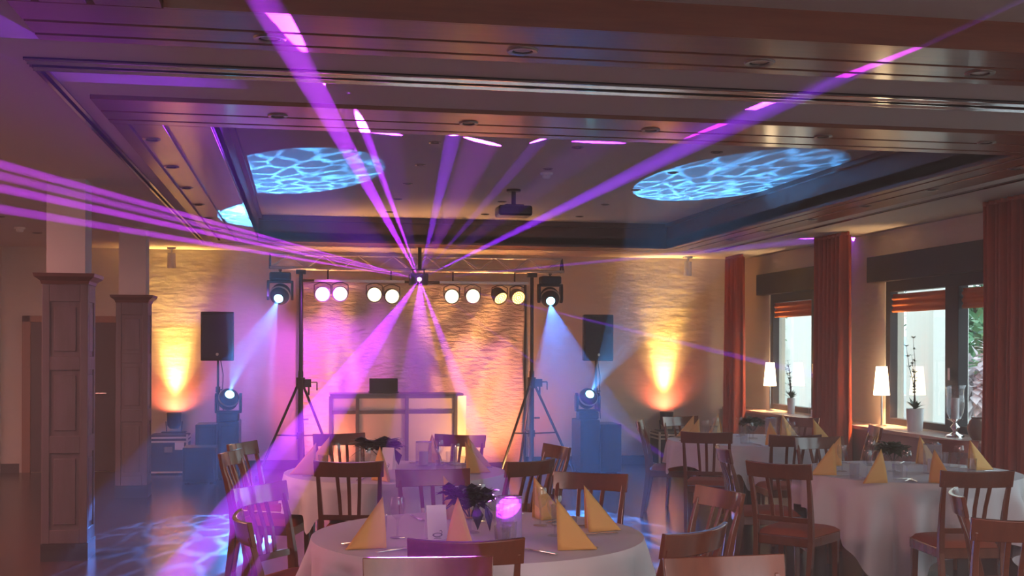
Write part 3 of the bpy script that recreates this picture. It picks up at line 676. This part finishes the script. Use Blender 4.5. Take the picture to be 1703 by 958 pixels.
o = thing('hurricane_candle_holder', (5.97, 9.98, .785), 'silver footed glass hurricane candle holder on the near sill', 'candle holder')
MB().lathe([(.001, .0), (.085, 0), (.08, .015), (.04, .03), (.018, .05), (.03, .075), (.045, .09), (.03, .105), (.015, .13), (.04, .15), (.07, .165), (.075, .17), (.001, .172)], 24).done('foot', steel, o, smooth=True)
MB().lathe([(.05, .172), (.072, .22), (.082, .30), (.075, .38), (.078, .44), (.092, .48)], 24).done('glass_chimney', glass, o, smooth=True, solid=.003); MB().cyl((0, 0, .172), (0, 0, .36), .036).done('candle', candlem, o, smooth=True)
o = thing('round_vase', (5.98, 9.62, .785), 'round brown glazed bowl vase beside the near curtain', 'vase')
MB().lathe([(.001, 0), (.05, 0), (.085, .05), (.095, .11), (.075, .17), (.055, .19), (.062, .205), (.05, .20), (.001, .05)], 24).done('vessel', mat('brown_glaze', (.22, .12, .09), .25), o, smooth=True)
o = thing('small_lantern', (5.97, 13.05, .785), 'small glass lantern on the sill beside the middle curtain', 'lantern')
MB().lathe([(.001, 0), (.05, 0), (.05, .012), (.001, .014)], 18).done('base', steel, o); MB().lathe([(.045, .012), (.055, .08), (.045, .17)], 18).done('glass_chimney', glass, o, smooth=True); MB().cyl((0, 0, .012), (0, 0, .09), .025).done('candle', candlem, o)

# ------------------------------------------------------------------ tables and cloths
TABLES = {'front': (.80, 5.32), 'middle': (.64, 8.09), 'right': (4.17, 7.58), 'far right': (4.13, 10.42)}
TD = {'front': 'the round front table', 'middle': 'the table before the stage', 'right': 'the near table by the windows', 'far right': 'the far table by the windows'}
# rail position on the floor plan, the point the sitter would face, label
T1, T2, T3, T4 = TABLES['front'], TABLES['middle'], TABLES['right'], TABLES['far right']
CH = [((.30, 9.51), T2, 'wooden chair behind the stage table, left of its dark flowers, facing the camera'),
      ((1.243, 9.256), T2, 'wooden chair behind the stage table, right of the dark flowers, violet light on its rail'),
      ((.286, 7.212), (.45, 8.09), 'wooden chair tucked under the stage table, slatted back towards the camera'),
      ((.739, 6.65), (.78, 5.32), 'wooden chair between the front and stage tables, violet beam on its rail'),
      ((-.455, 7.978), (.5, 7.7), 'wooden chair left of the stage table, nearer one of the two, dark back'),
      ((-.416, 8.712), (.55, 8.25), 'wooden chair left of the stage table, farther one, with pale shining rail'),
      ((1.398, 7.13), (.85, 7.9), 'wooden chair right of the stage table with a pale curved rail'),
      ((1.784, 8.149), (.7, 7.9), 'dark wooden chair right of the stage table, seen almost from its side'),
      ((-.202, 6.028), (.6, 5.45), 'wooden chair at the far left of the front table, pale shining rail'),
      ((-.22, 4.931), (.7, 5.05), 'wooden chair at the left side of the front table, slats seen at an angle'),
      ((.593, 4.237), (.70, 5.3), 'wooden chair tucked under the front table, back towards the camera'),
      ((1.582, 6.334), (1.1, 5.5), 'wooden chair at the far right of the front table beside the blue floor light'),
      ((1.499, 4.339), (.95, 5.05), 'wooden chair at the right of the front table with a curved rail in profile'),
      ((2.029, 5.517), (1.0, 5.3), 'wooden chair at the right of the front table with a violet lit rail'),
      ((3.216, 10.861), (4.1, 10.5), 'wooden chair at the left side of the far window table'),
      ((3.32, 9.319), (3.9, 10.6), 'wooden chair before the far window table, its slatted back towards the camera'),
      ((2.926, 7.841), (4.1, 7.65), 'wooden chair left of the near window table, seen sideways with a bright edge'),
      ((2.873, 6.766), (3.55, 7.4), 'wooden chair at the front left of the near window table, orange seat in view'),
      ((3.919, 8.904), (4.1, 10.2), 'wooden chair before the far window table, right of the slatted one'),
      ((4.01, 8.65), (4.1, 7.6), 'wooden chair behind the near window table with a pale reflecting rail'),
      ((3.81, 6.138), (3.98, 7.4), 'wooden chair at the front of the near window table, wide rail to the camera'),
      ((3.158, 5.226), (4.4, 4.6), 'wooden chair with a bright white shining rail, before the near window table'),
      ((2.93, 4.38), (3.2, 5.6), 'wooden chair at the lower right corner of the photo'),
      ((3.80, 11.45), (4.05, 10.5), 'wooden chair behind the far window table, left one'),
      ((4.946, 11.15), (4.3, 10.5), 'wooden chair behind the far window table beside the middle curtain'),
      ((5.06, 9.768), (4.3, 9.95), 'pale railed wooden chair between the window tables, close to the sill'),
      ((4.891, 8.25), (4.3, 7.7), 'wooden chair behind the near window table beside the right curtain'),
      ((.414, 3.86), (.30, 2.6), 'wooden chair cut by the lower edge, a bright violet streak on its rail'),
      ((1.392, 3.726), (1.45, 2.4), 'wooden chair cut by the lower edge, right of the front table')]
TR = .755
def drop(phi, rot, k, x, y):
    a = phi - rot; m_ = max(abs(math.cos(a)), abs(math.sin(a))); L = min(.96 / m_ - .75, .40) if k in (1, 3) else min(1.14 / m_ - .76, .64)
    for (cx, cy), (tx, ty), _ in CH:                     # where a seat is pushed under, the cloth ends on top of the cushion
        d = Vector((tx - cx, ty - cy)).normalized(); q = Vector((x + .79 * math.cos(phi) - cx, y + .79 * math.sin(phi) - cy))
        ly = q.dot(d) - .285; lx = abs(q.x * d.y - q.y * d.x)
        out = max(lx - .235, ly - .25, -ly - .40, 0)
        if out < .09: t = out / .09; L = min(L, .235 + (L - .235) * t * t * (3 - 2 * t)) if L > .235 else L
    return L
for k, (tn, (x, y)) in enumerate(TABLES.items()):
    o = thing('round_table', (x, y, 0), 'wooden pedestal dining table under the cloth of ' + TD[tn], 'table')
    MB().lathe([(.001, .742), (TR - .02, .742), (TR - .02, .715), (.001, .715)], 48).done('tabletop', chairw, o)
    MB().cyl((0, 0, .04), (0, 0, .715), .05).done('pedestal', blackm, o); MB().lathe([(.001, 0), (.30, 0), (.29, .02), (.06, .05), (.001, .05)], 32).done('foot', blackm, o, smooth=True)
    rot = (.55, .0, .23, .4)[k]; ph0 = k * 1.3
    def cf(u, v, rot=rot, ph0=ph0, k=k, x=x, y=y):
        phi = u * 2 * math.pi
        if v <= .3: r = (TR - .005) * v / .3; return (r * math.cos(phi), r * math.sin(phi), .7455 + .0008 * math.sin(9 * phi) * v)
        t = (v - .3) / .7; L = drop(phi, rot, k, x, y); s_ = t * L
        fold = math.sin(phi * 13 + ph0 + .9 * math.sin(phi * 3)) * .6 + math.sin(phi * 21 + ph0 * 2 + math.sin(phi * 2)) * .4
        rr = TR + .012 * min(1, t * 6) + (.020 + .105 * t) * fold * (.25 + 1.1 * max(0, L - .2) / .40) * min(1, t * 3) + .05 * t * L
        return (rr * math.cos(phi), rr * math.sin(phi), .7455 - s_ if t > .02 else .744)
    c_ = MB().grid(cf, 260, 26, closed=True).done('tablecloth', clothm, smooth=True)
    c_.location = (x, y, 0)
    tag(c_, 'white linen cloth draped over ' + TD[tn], 'tablecloth')

# ------------------------------------------------------------------ chairs
def make_chair():
    o = thing('dining_chair', (0, 0, 0), 'chair', 'chair')
    MB().loft([[(-.205, .20, z), (.205, .20, z), (.185, -.215, z), (-.185, -.215, z)] for z in (.385, .445)]).done('seat_frame', chairw, o, bevel=.006)
    def cu(u, v):
        a = (u - .5) * 2; b = (v - .5) * 2; w_ = .205 - .02 * (1 - v) ; e = (1 - abs(a) ** 6) * (1 - abs(b) ** 6)
        return (a * w_, -.205 + .415 * v, .447 + .040 * max(0, e) ** .5)
    MB().grid(cu, 14, 14).done('seat_cushion', cushm, o, smooth=True)
    for s_ in (-1, 1):
        MB().loft([[(s_ * xx - w_, yy - w_, z), (s_ * xx + w_, yy - w_, z), (s_ * xx + w_, yy + w_, z), (s_ * xx - w_, yy + w_, z)] for xx, yy, w_, z in ((.182, .185, .013, 0), (.18, .178, .019, .387))]).done('leg', chairw, o, bevel=.003)
        secs = []
        for xx, yy, wx, wy, z in ((.172, -.265, .012, .014, 0), (.175, -.225, .015, .020, .25), (.178, -.205, .016, .022, .42), (.18, -.215, .015, .019, .55), (.186, -.250, .013, .014, .72), (.190, -.287, .011, .011, .845)):
            secs.append([(s_ * xx - wx, yy - wy, z), (s_ * xx + wx, yy - wy, z), (s_ * xx + wx, yy + wy, z), (s_ * xx - wx, yy + wy, z)])
        MB().loft(secs).done('back_post', chairw, o, bevel=.003)
    def bow(x): return -.040 * (1 - (x / .21) ** 2)
    secs = []
    for k in range(13):
        x = -.212 + .424 * k / 12; y = -.272 + bow(x); e = .004 * (abs(x) / .21) ** 2 * 2
        secs.append([(x, y - .010, .808), (x * 1.015, y - .030, .897 + e), (x * 1.015, y - .010, .900 + e), (x, y + .010, .808)])
    MB().loft(secs).done('top_rail', chairw, o, smooth=True, bevel=.003)
    MB().loft([[(x, -.213 + bow(x) * .4 - .009, .535), (x, -.219 + bow(x) * .4 - .009, .568), (x, -.219 + bow(x) * .4 + .009, .568), (x, -.213 + bow(x) * .4 + .009, .535)] for x in [-.18 + .06 * q for q in range(7)]]).done('cross_rail', chairw, o, bevel=.002)
    for x in (-.062, 0, .062):
        MB().loft([[(x * f_ - .011, y - .006, z), (x * f_ + .011, y - .006, z), (x * f_ + .011, y + .006, z), (x * f_ - .011, y + .006, z)] for f_, y, z in ((.9, -.235, .565), (1, -.258, .69), (1.1, -.302, .812))]).done('slat', chairw, o, bevel=.002)
    return o
proto = make_chair()
PK = [x for x in bpy.data.objects if x.parent == proto]
for k, ((x, y), (tx, ty), lab) in enumerate(CH):
    if k == 0: o = proto
    else:
        o = proto.copy(); COL.objects.link(o)
        for ch in PK: c_ = ch.copy(); COL.objects.link(c_); c_.parent = o
    d = Vector((tx - x, ty - y, 0)).normalized(); q = Vector((x, y, 0)) + d * .285
    o.location = q; o.rotation_euler = (0, 0, math.atan2(d.y, d.x) - math.pi / 2)
    tag(o, lab, 'chair', 'wooden dining chairs')

# ------------------------------------------------------------------ table ware
ZT = .7475
def protos():
    P = {}
    o = thing('napkin', (0, 0, 0), 'x', 'napkin')
    h = .21; A = (0, 0, h)
    def side(s_):
        m = MB(); n = 8
        def f(u, v):
            # ridge from apex to tip, foot line from tip to back corner
            rx, rz = .175 * u, h * (1 - u); fx, fy = .175 * u + .015 * (1 - u), s_ * .062 * (1 - u) ** .9
            b = 4 * v * (1 - v) * .006
            return (rx + (fx - rx) * v, fy * v + s_ * b, rz * (1 - v))
        m.grid(f, 8, 6); return m
    a = side(1).done('front_fold', napm, o, smooth=True, solid=.0025); b = side(-1).done('front_fold', napm, o, smooth=True, solid=.0025)
    m = MB(); m.grid(lambda u, v: (.006 + .020 * v - .004 * math.sin(u * math.pi) * v, (u - .5) * .105 * v, h * .93 * (1 - v)), 6, 6); m.done('inner_fold', napin, o, smooth=True, solid=.002)
    P['napkin'] = o
    o = thing('wine_glass', (0, 0, 0), 'x', 'glass')
    MB().lathe([(.001, .0), (.034, .001), (.030, .004), (.006, .008), (.0045, .02), (.0045, .075), (.008, .085)], 18).done('stem', glass, o, smooth=True); MB().lathe([(.008, .085), (.026, .10), (.035, .13), (.034, .16), (.029, .185)], 20).done('bowl', glass, o, smooth=True)
    P['wine_glass'] = o
    o = MB().lathe([(.001, .003), (.028, .003), (.030, .0), (.036, .10), (.034, .10), (.029, .006), (.001, .006)], 20).done('water_glass', glass, smooth=True); tag(o, 'x', 'glass'); P['water_glass'] = o
    o = thing('dinner_knife', (0, 0, 0), 'x', 'knife')
    MB().box((-.007, -.11, .001), (.007, -.01, .007)).done('handle', steel, o, bevel=.002); MB().loft([[(-.008, -.01, .001), (.006, -.01, .001), (.006, -.01, .003), (-.008, -.01, .003)], [(-.010, .06, .001), (.006, .06, .001), (.006, .06, .003), (-.010, .06, .003)], [(.002, .11, .001), (.006, .11, .001), (.006, .11, .003), (.002, .11, .003)]]).done('blade', steel, o)
    P['dinner_knife'] = o
    o = thing('dinner_fork', (0, 0, 0), 'x', 'fork')
    MB().box((-.006, -.10, .001), (.006, .02, .005)).done('handle', steel, o, bevel=.002); m = MB(); m.box((-.011, .02, .002), (.011, .05, .005))
    for q in range(4): m.box((-.011 + q * .0062, .05, .002), (-.0076 + q * .0062, .095, .005))
    m.done('tines', steel, o); P['dinner_fork'] = o
    return P
P = protos(); used = set(); PKIDS = {k: [x for x in bpy.data.objects if x.parent == v] for k, v in P.items()}
def place(kind, x, y, z, rz, label, group):
    src = P[kind]
    if kind not in used: o = src; used.add(kind)
    else:
        o = src.copy(); COL.objects.link(o)
        for ch in PKIDS[kind]: c_ = ch.copy(); COL.objects.link(c_); c_.parent = o
    o.location = (x, y, z); o.rotation_euler = (0, 0, rz); o['label'] = label; o['group'] = group
    return o
SET = {'front': [((.345, 5.05), 'near left'), ((1.07, 4.88), 'near right'), ((1.30, 5.33), 'right'), ((1.14, 5.72), 'far right'), ((.66, 4.98), 'near'), ((.70, 5.83), 'far')],
       'middle': [((.20, 8.50), 'far left'), ((.50, 7.60), 'near'), ((.95, 8.62), 'far'), ((1.10, 7.93), 'right'), ((1.17, 8.28), 'far right'), ((.10, 7.98), 'left')],
       'right': [((3.56, 7.45), 'left'), ((3.66, 6.98), 'near left'), ((3.90, 8.05), 'far left'), ((4.00, 6.93), 'near'), ((4.66, 7.60), 'right'), ((4.50, 8.0), 'far right')],
       'far right': [((3.72, 10.80), 'far left'), ((4.02, 10.95), 'far'), ((4.09, 9.83), 'near'), ((4.62, 10.80), 'far right'), ((4.62, 10.1), 'near right'), ((3.58, 10.25), 'left')]}
for tn, lst in SET.items():
    cx, cy = TABLES[tn]
    for (x, y), pos in lst:
        an = math.atan2(y - cy, x - cx); d = Vector((math.cos(an), math.sin(an), 0)); s_ = Vector((-d.y, d.x, 0))
        tip = {'near right': R(-20), 'near left': R(205), 'near': R(-75), 'left': R(185), 'right': R(-5), 'far right': R(10), 'far left': R(175), 'far': R(-10) if tn == 'front' else an}[pos]
        where = '%s place of %s' % (pos, TD[tn])
        place('napkin', x, y, ZT, tip, 'apricot napkin folded to a peak, ' + where, 'napkins on ' + TD[tn])
        c0 = Vector((cx, cy, 0))
        if (tn, pos) in (('front', 'near'), ('middle', 'far left')): s_ = -s_
        g1 = Vector((x, y, 0)) - d * .17 - s_ * .13; g2 = Vector((x, y, 0)) - d * .12 - s_ * .20
        place('wine_glass', g1.x, g1.y, ZT, 0, 'stemmed wine glass at the ' + where, 'wine glasses on ' + TD[tn])
        place('water_glass', g2.x, g2.y, ZT, 0, 'short water tumbler at the ' + where, 'tumblers on ' + TD[tn])
        rr = (Vector((x, y, 0)) - c0).length; k_ = Vector((x, y, 0)) + s_ * -.12 + d * min(.02, .60 - rr); f_ = Vector((x, y, 0)) + s_ * .13 + d * min(.02, .60 - rr)
        place('dinner_knife', k_.x, k_.y, ZT, an - math.pi / 2 + math.pi, 'steel dinner knife at the ' + where, 'knives on ' + TD[tn]); place('dinner_fork', f_.x, f_.y, ZT, an - math.pi / 2 + math.pi, 'steel dinner fork at the ' + where, 'forks on ' + TD[tn])
def candle_glass(x, y, lab, m=frost, h=.185, r=.058):
    o = thing('candle_glass', (x, y, ZT), lab, 'candle holder')
    MB().lathe([(.001, .004), (r * .95, .004), (r, .0), (r, h), (r - .004, h), (r - .004, .006)], 28).done('glass_cylinder', m, o, smooth=True)
    MB().lathe([(r - .005, h - .003), (r, h + .002), (r + .002, h)], 28).done('rim', steel, o, smooth=True); MB().cyl((0, 0, .006), (0, 0, .10), .033).done('candle', candlem, o, smooth=True)
candle_glass(.915, 5.16, 'glass candle cylinder glowing violet and cyan on the front table'); candle_glass(.87, 8.44, 'clear glass candle cylinder on the stage table', clear2, .17)
candle_glass(4.26, 7.40, 'tall clear glass candle cylinder on the near window table', clear2, .20, .062); candle_glass(4.42, 10.60, 'clear glass candle cylinder on the far window table', clear2, .19, .055)
def card(x, y, rz, lab):
    o = thing('menu_card', (x, y, ZT), lab, 'card', rz)
    m = MB(); m.loft([[(-.045, -.035, 0), (.045, -.035, 0), (.045, -.0335, 0), (-.045, -.0335, 0)], [(-.045, -.001, .15), (.045, -.001, .15), (.045, .0005, .15), (-.045, .0005, .15)]]); m.done('front_leaf', paper, o)
    m = MB(); m.loft([[(-.045, .035, 0), (.045, .035, 0), (.045, .0335, 0), (-.045, .0335, 0)], [(-.045, .001, .15), (.045, .001, .15), (.045, .0005, .15), (-.045, .0005, .15)]]); m.done('rear_leaf', paper, o)
    T = Matrix.Translation((0, -.0365, 0)) @ Matrix.Rotation(R(-13), 4, 'X') @ Matrix.Rotation(R(90), 4, 'X')
    m = MB(); m.lathe([(.016, 0), (.021, .0006), (.023, 0)], 20, M=T @ Matrix.Translation((-.001, .022, 0)) @ Matrix.Diagonal((1, .42, 1, 1))); m.tube([T @ Vector(q) for q in ((.017, .026, 0), (.021, .034, 0), (.017, .041, 0), (.010, .039, 0))], .0016, 5)
    for q in (.010, .006): m.box((-.024 + q, q, 0), (.022 - q, q + .0015, .0006), T)
    m.done('printed_drawing', ink, o)
card(.592, 5.20, R(8), 'white folded menu card with a grey drawing on the front table'); card(.60, 8.22, R(-30), 'white folded menu card on the stage table')
def flowers(x, y, lab, kind, seed):
    random.seed(seed); o = thing('flower_arrangement', (x, y, ZT), lab, 'flowers')
    MB().lathe([(.001, .0), (.045, .001), (.04, .005), (.008, .012), (.007, .055), (.02, .07), (.06, .10), (.075, .125)], 22).done('glass_bowl', glass, o, smooth=True)
    if kind == 'dark':
        for k in range(5):
            a = k * 1.35; rr = .075 if k else 0; c_ = Vector((rr * math.cos(a) * 1.35, rr * math.sin(a), .165 + .03 * random.random())); m = MB()
            for ring, (n_, r0, tilt) in enumerate(((4, .014, 1.6), (6, .026, .9), (8, .036, .3))):
                for j in range(n_): b = 6.283 * j / n_ + ring; m.leaf(c_ + Vector((math.cos(b), math.sin(b), 0)) * r0 * .3 + Vector((0, 0, -.012 * ring)), (math.cos(b), math.sin(b), tilt), .045 + .009 * ring, .050, .5)
            m.ball(c_, .013); m.done('blossom', leafdark, o)
    m = MB(); sp = .15 if kind == 'dark' else .16
    for k in range(240 if kind != 'dark' else 110):
        a = random.uniform(0, 6.28); r0 = random.uniform(0, .085); m.leaf((math.cos(a) * r0, math.sin(a) * r0, .125 + random.uniform(0, .05)), (math.cos(a), math.sin(a), random.uniform(-.35, .8)), random.uniform(.04, .085), .05, .4)
    if kind == 'dark': m.leaf((-.07, 0, .14), (-1, .1, -.9), .13, .07).leaf((.06, -.05, .14), (.3, -.3, -1.4), .13, .06).leaf((.02, -.05, .14), (.1, -.3, -1.4), .12, .06)
    m.done('foliage', leafdark if kind == 'dark' else leafm, o)
    m = MB()
    for k in range(7): a = k * .9; m.tube([(.01 * math.cos(a), .01 * math.sin(a), .075), (.05 * math.cos(a), .05 * math.sin(a), .13)], .003, 5)
    m.done('stems', stem_m, o)
    if kind == 'yellow':
        m = MB()
        for j in range(9): b = .7 * j; m.leaf((0, 0, .165), (math.cos(b), math.sin(b), .9), .035, .02)
        m.ball((0, 0, .168), .012); m.done('bloom', yel, o)
    return o
flowers(.765, 5.34, 'dark violet flowers in a glass bowl on the front table', 'dark', 11); fl = flowers(.56, 8.42, 'wide dark flower arrangement on the stage table', 'dark', 12)
flowers(4.05, 7.55, 'dark green leaf wreath in a glass bowl on the near window table', 'yellow', 13); flowers(4.2, 10.5, 'dark green leaf wreath in a glass bowl on the far window table', 'yellow', 14)

fl.scale = (1.5, 1.1, .95)

# ------------------------------------------------------------------ haze filling the hall
hz = bpy.data.materials.new('stage_haze'); hz.use_nodes = True; nt = hz.node_tree; nt.nodes.clear()
vs = nt.nodes.new('ShaderNodeVolumeScatter'); vs.inputs['Density'].default_value = .016; vs.inputs['Anisotropy'].default_value = .2; vs.inputs['Color'].default_value = (1, 1, 1, 1)
ou = nt.nodes.new('ShaderNodeOutputMaterial'); nt.links.new(vs.outputs[0], ou.inputs['Volume'])
h_ = MB().box((XL - .05, YF - .05, -.05), (XR + .16, YB + .05, 3.22)).done('stage_haze', hz)
tag(h_, 'thin stage haze filling the hall, showing the light beams', 'haze', kind='stuff')
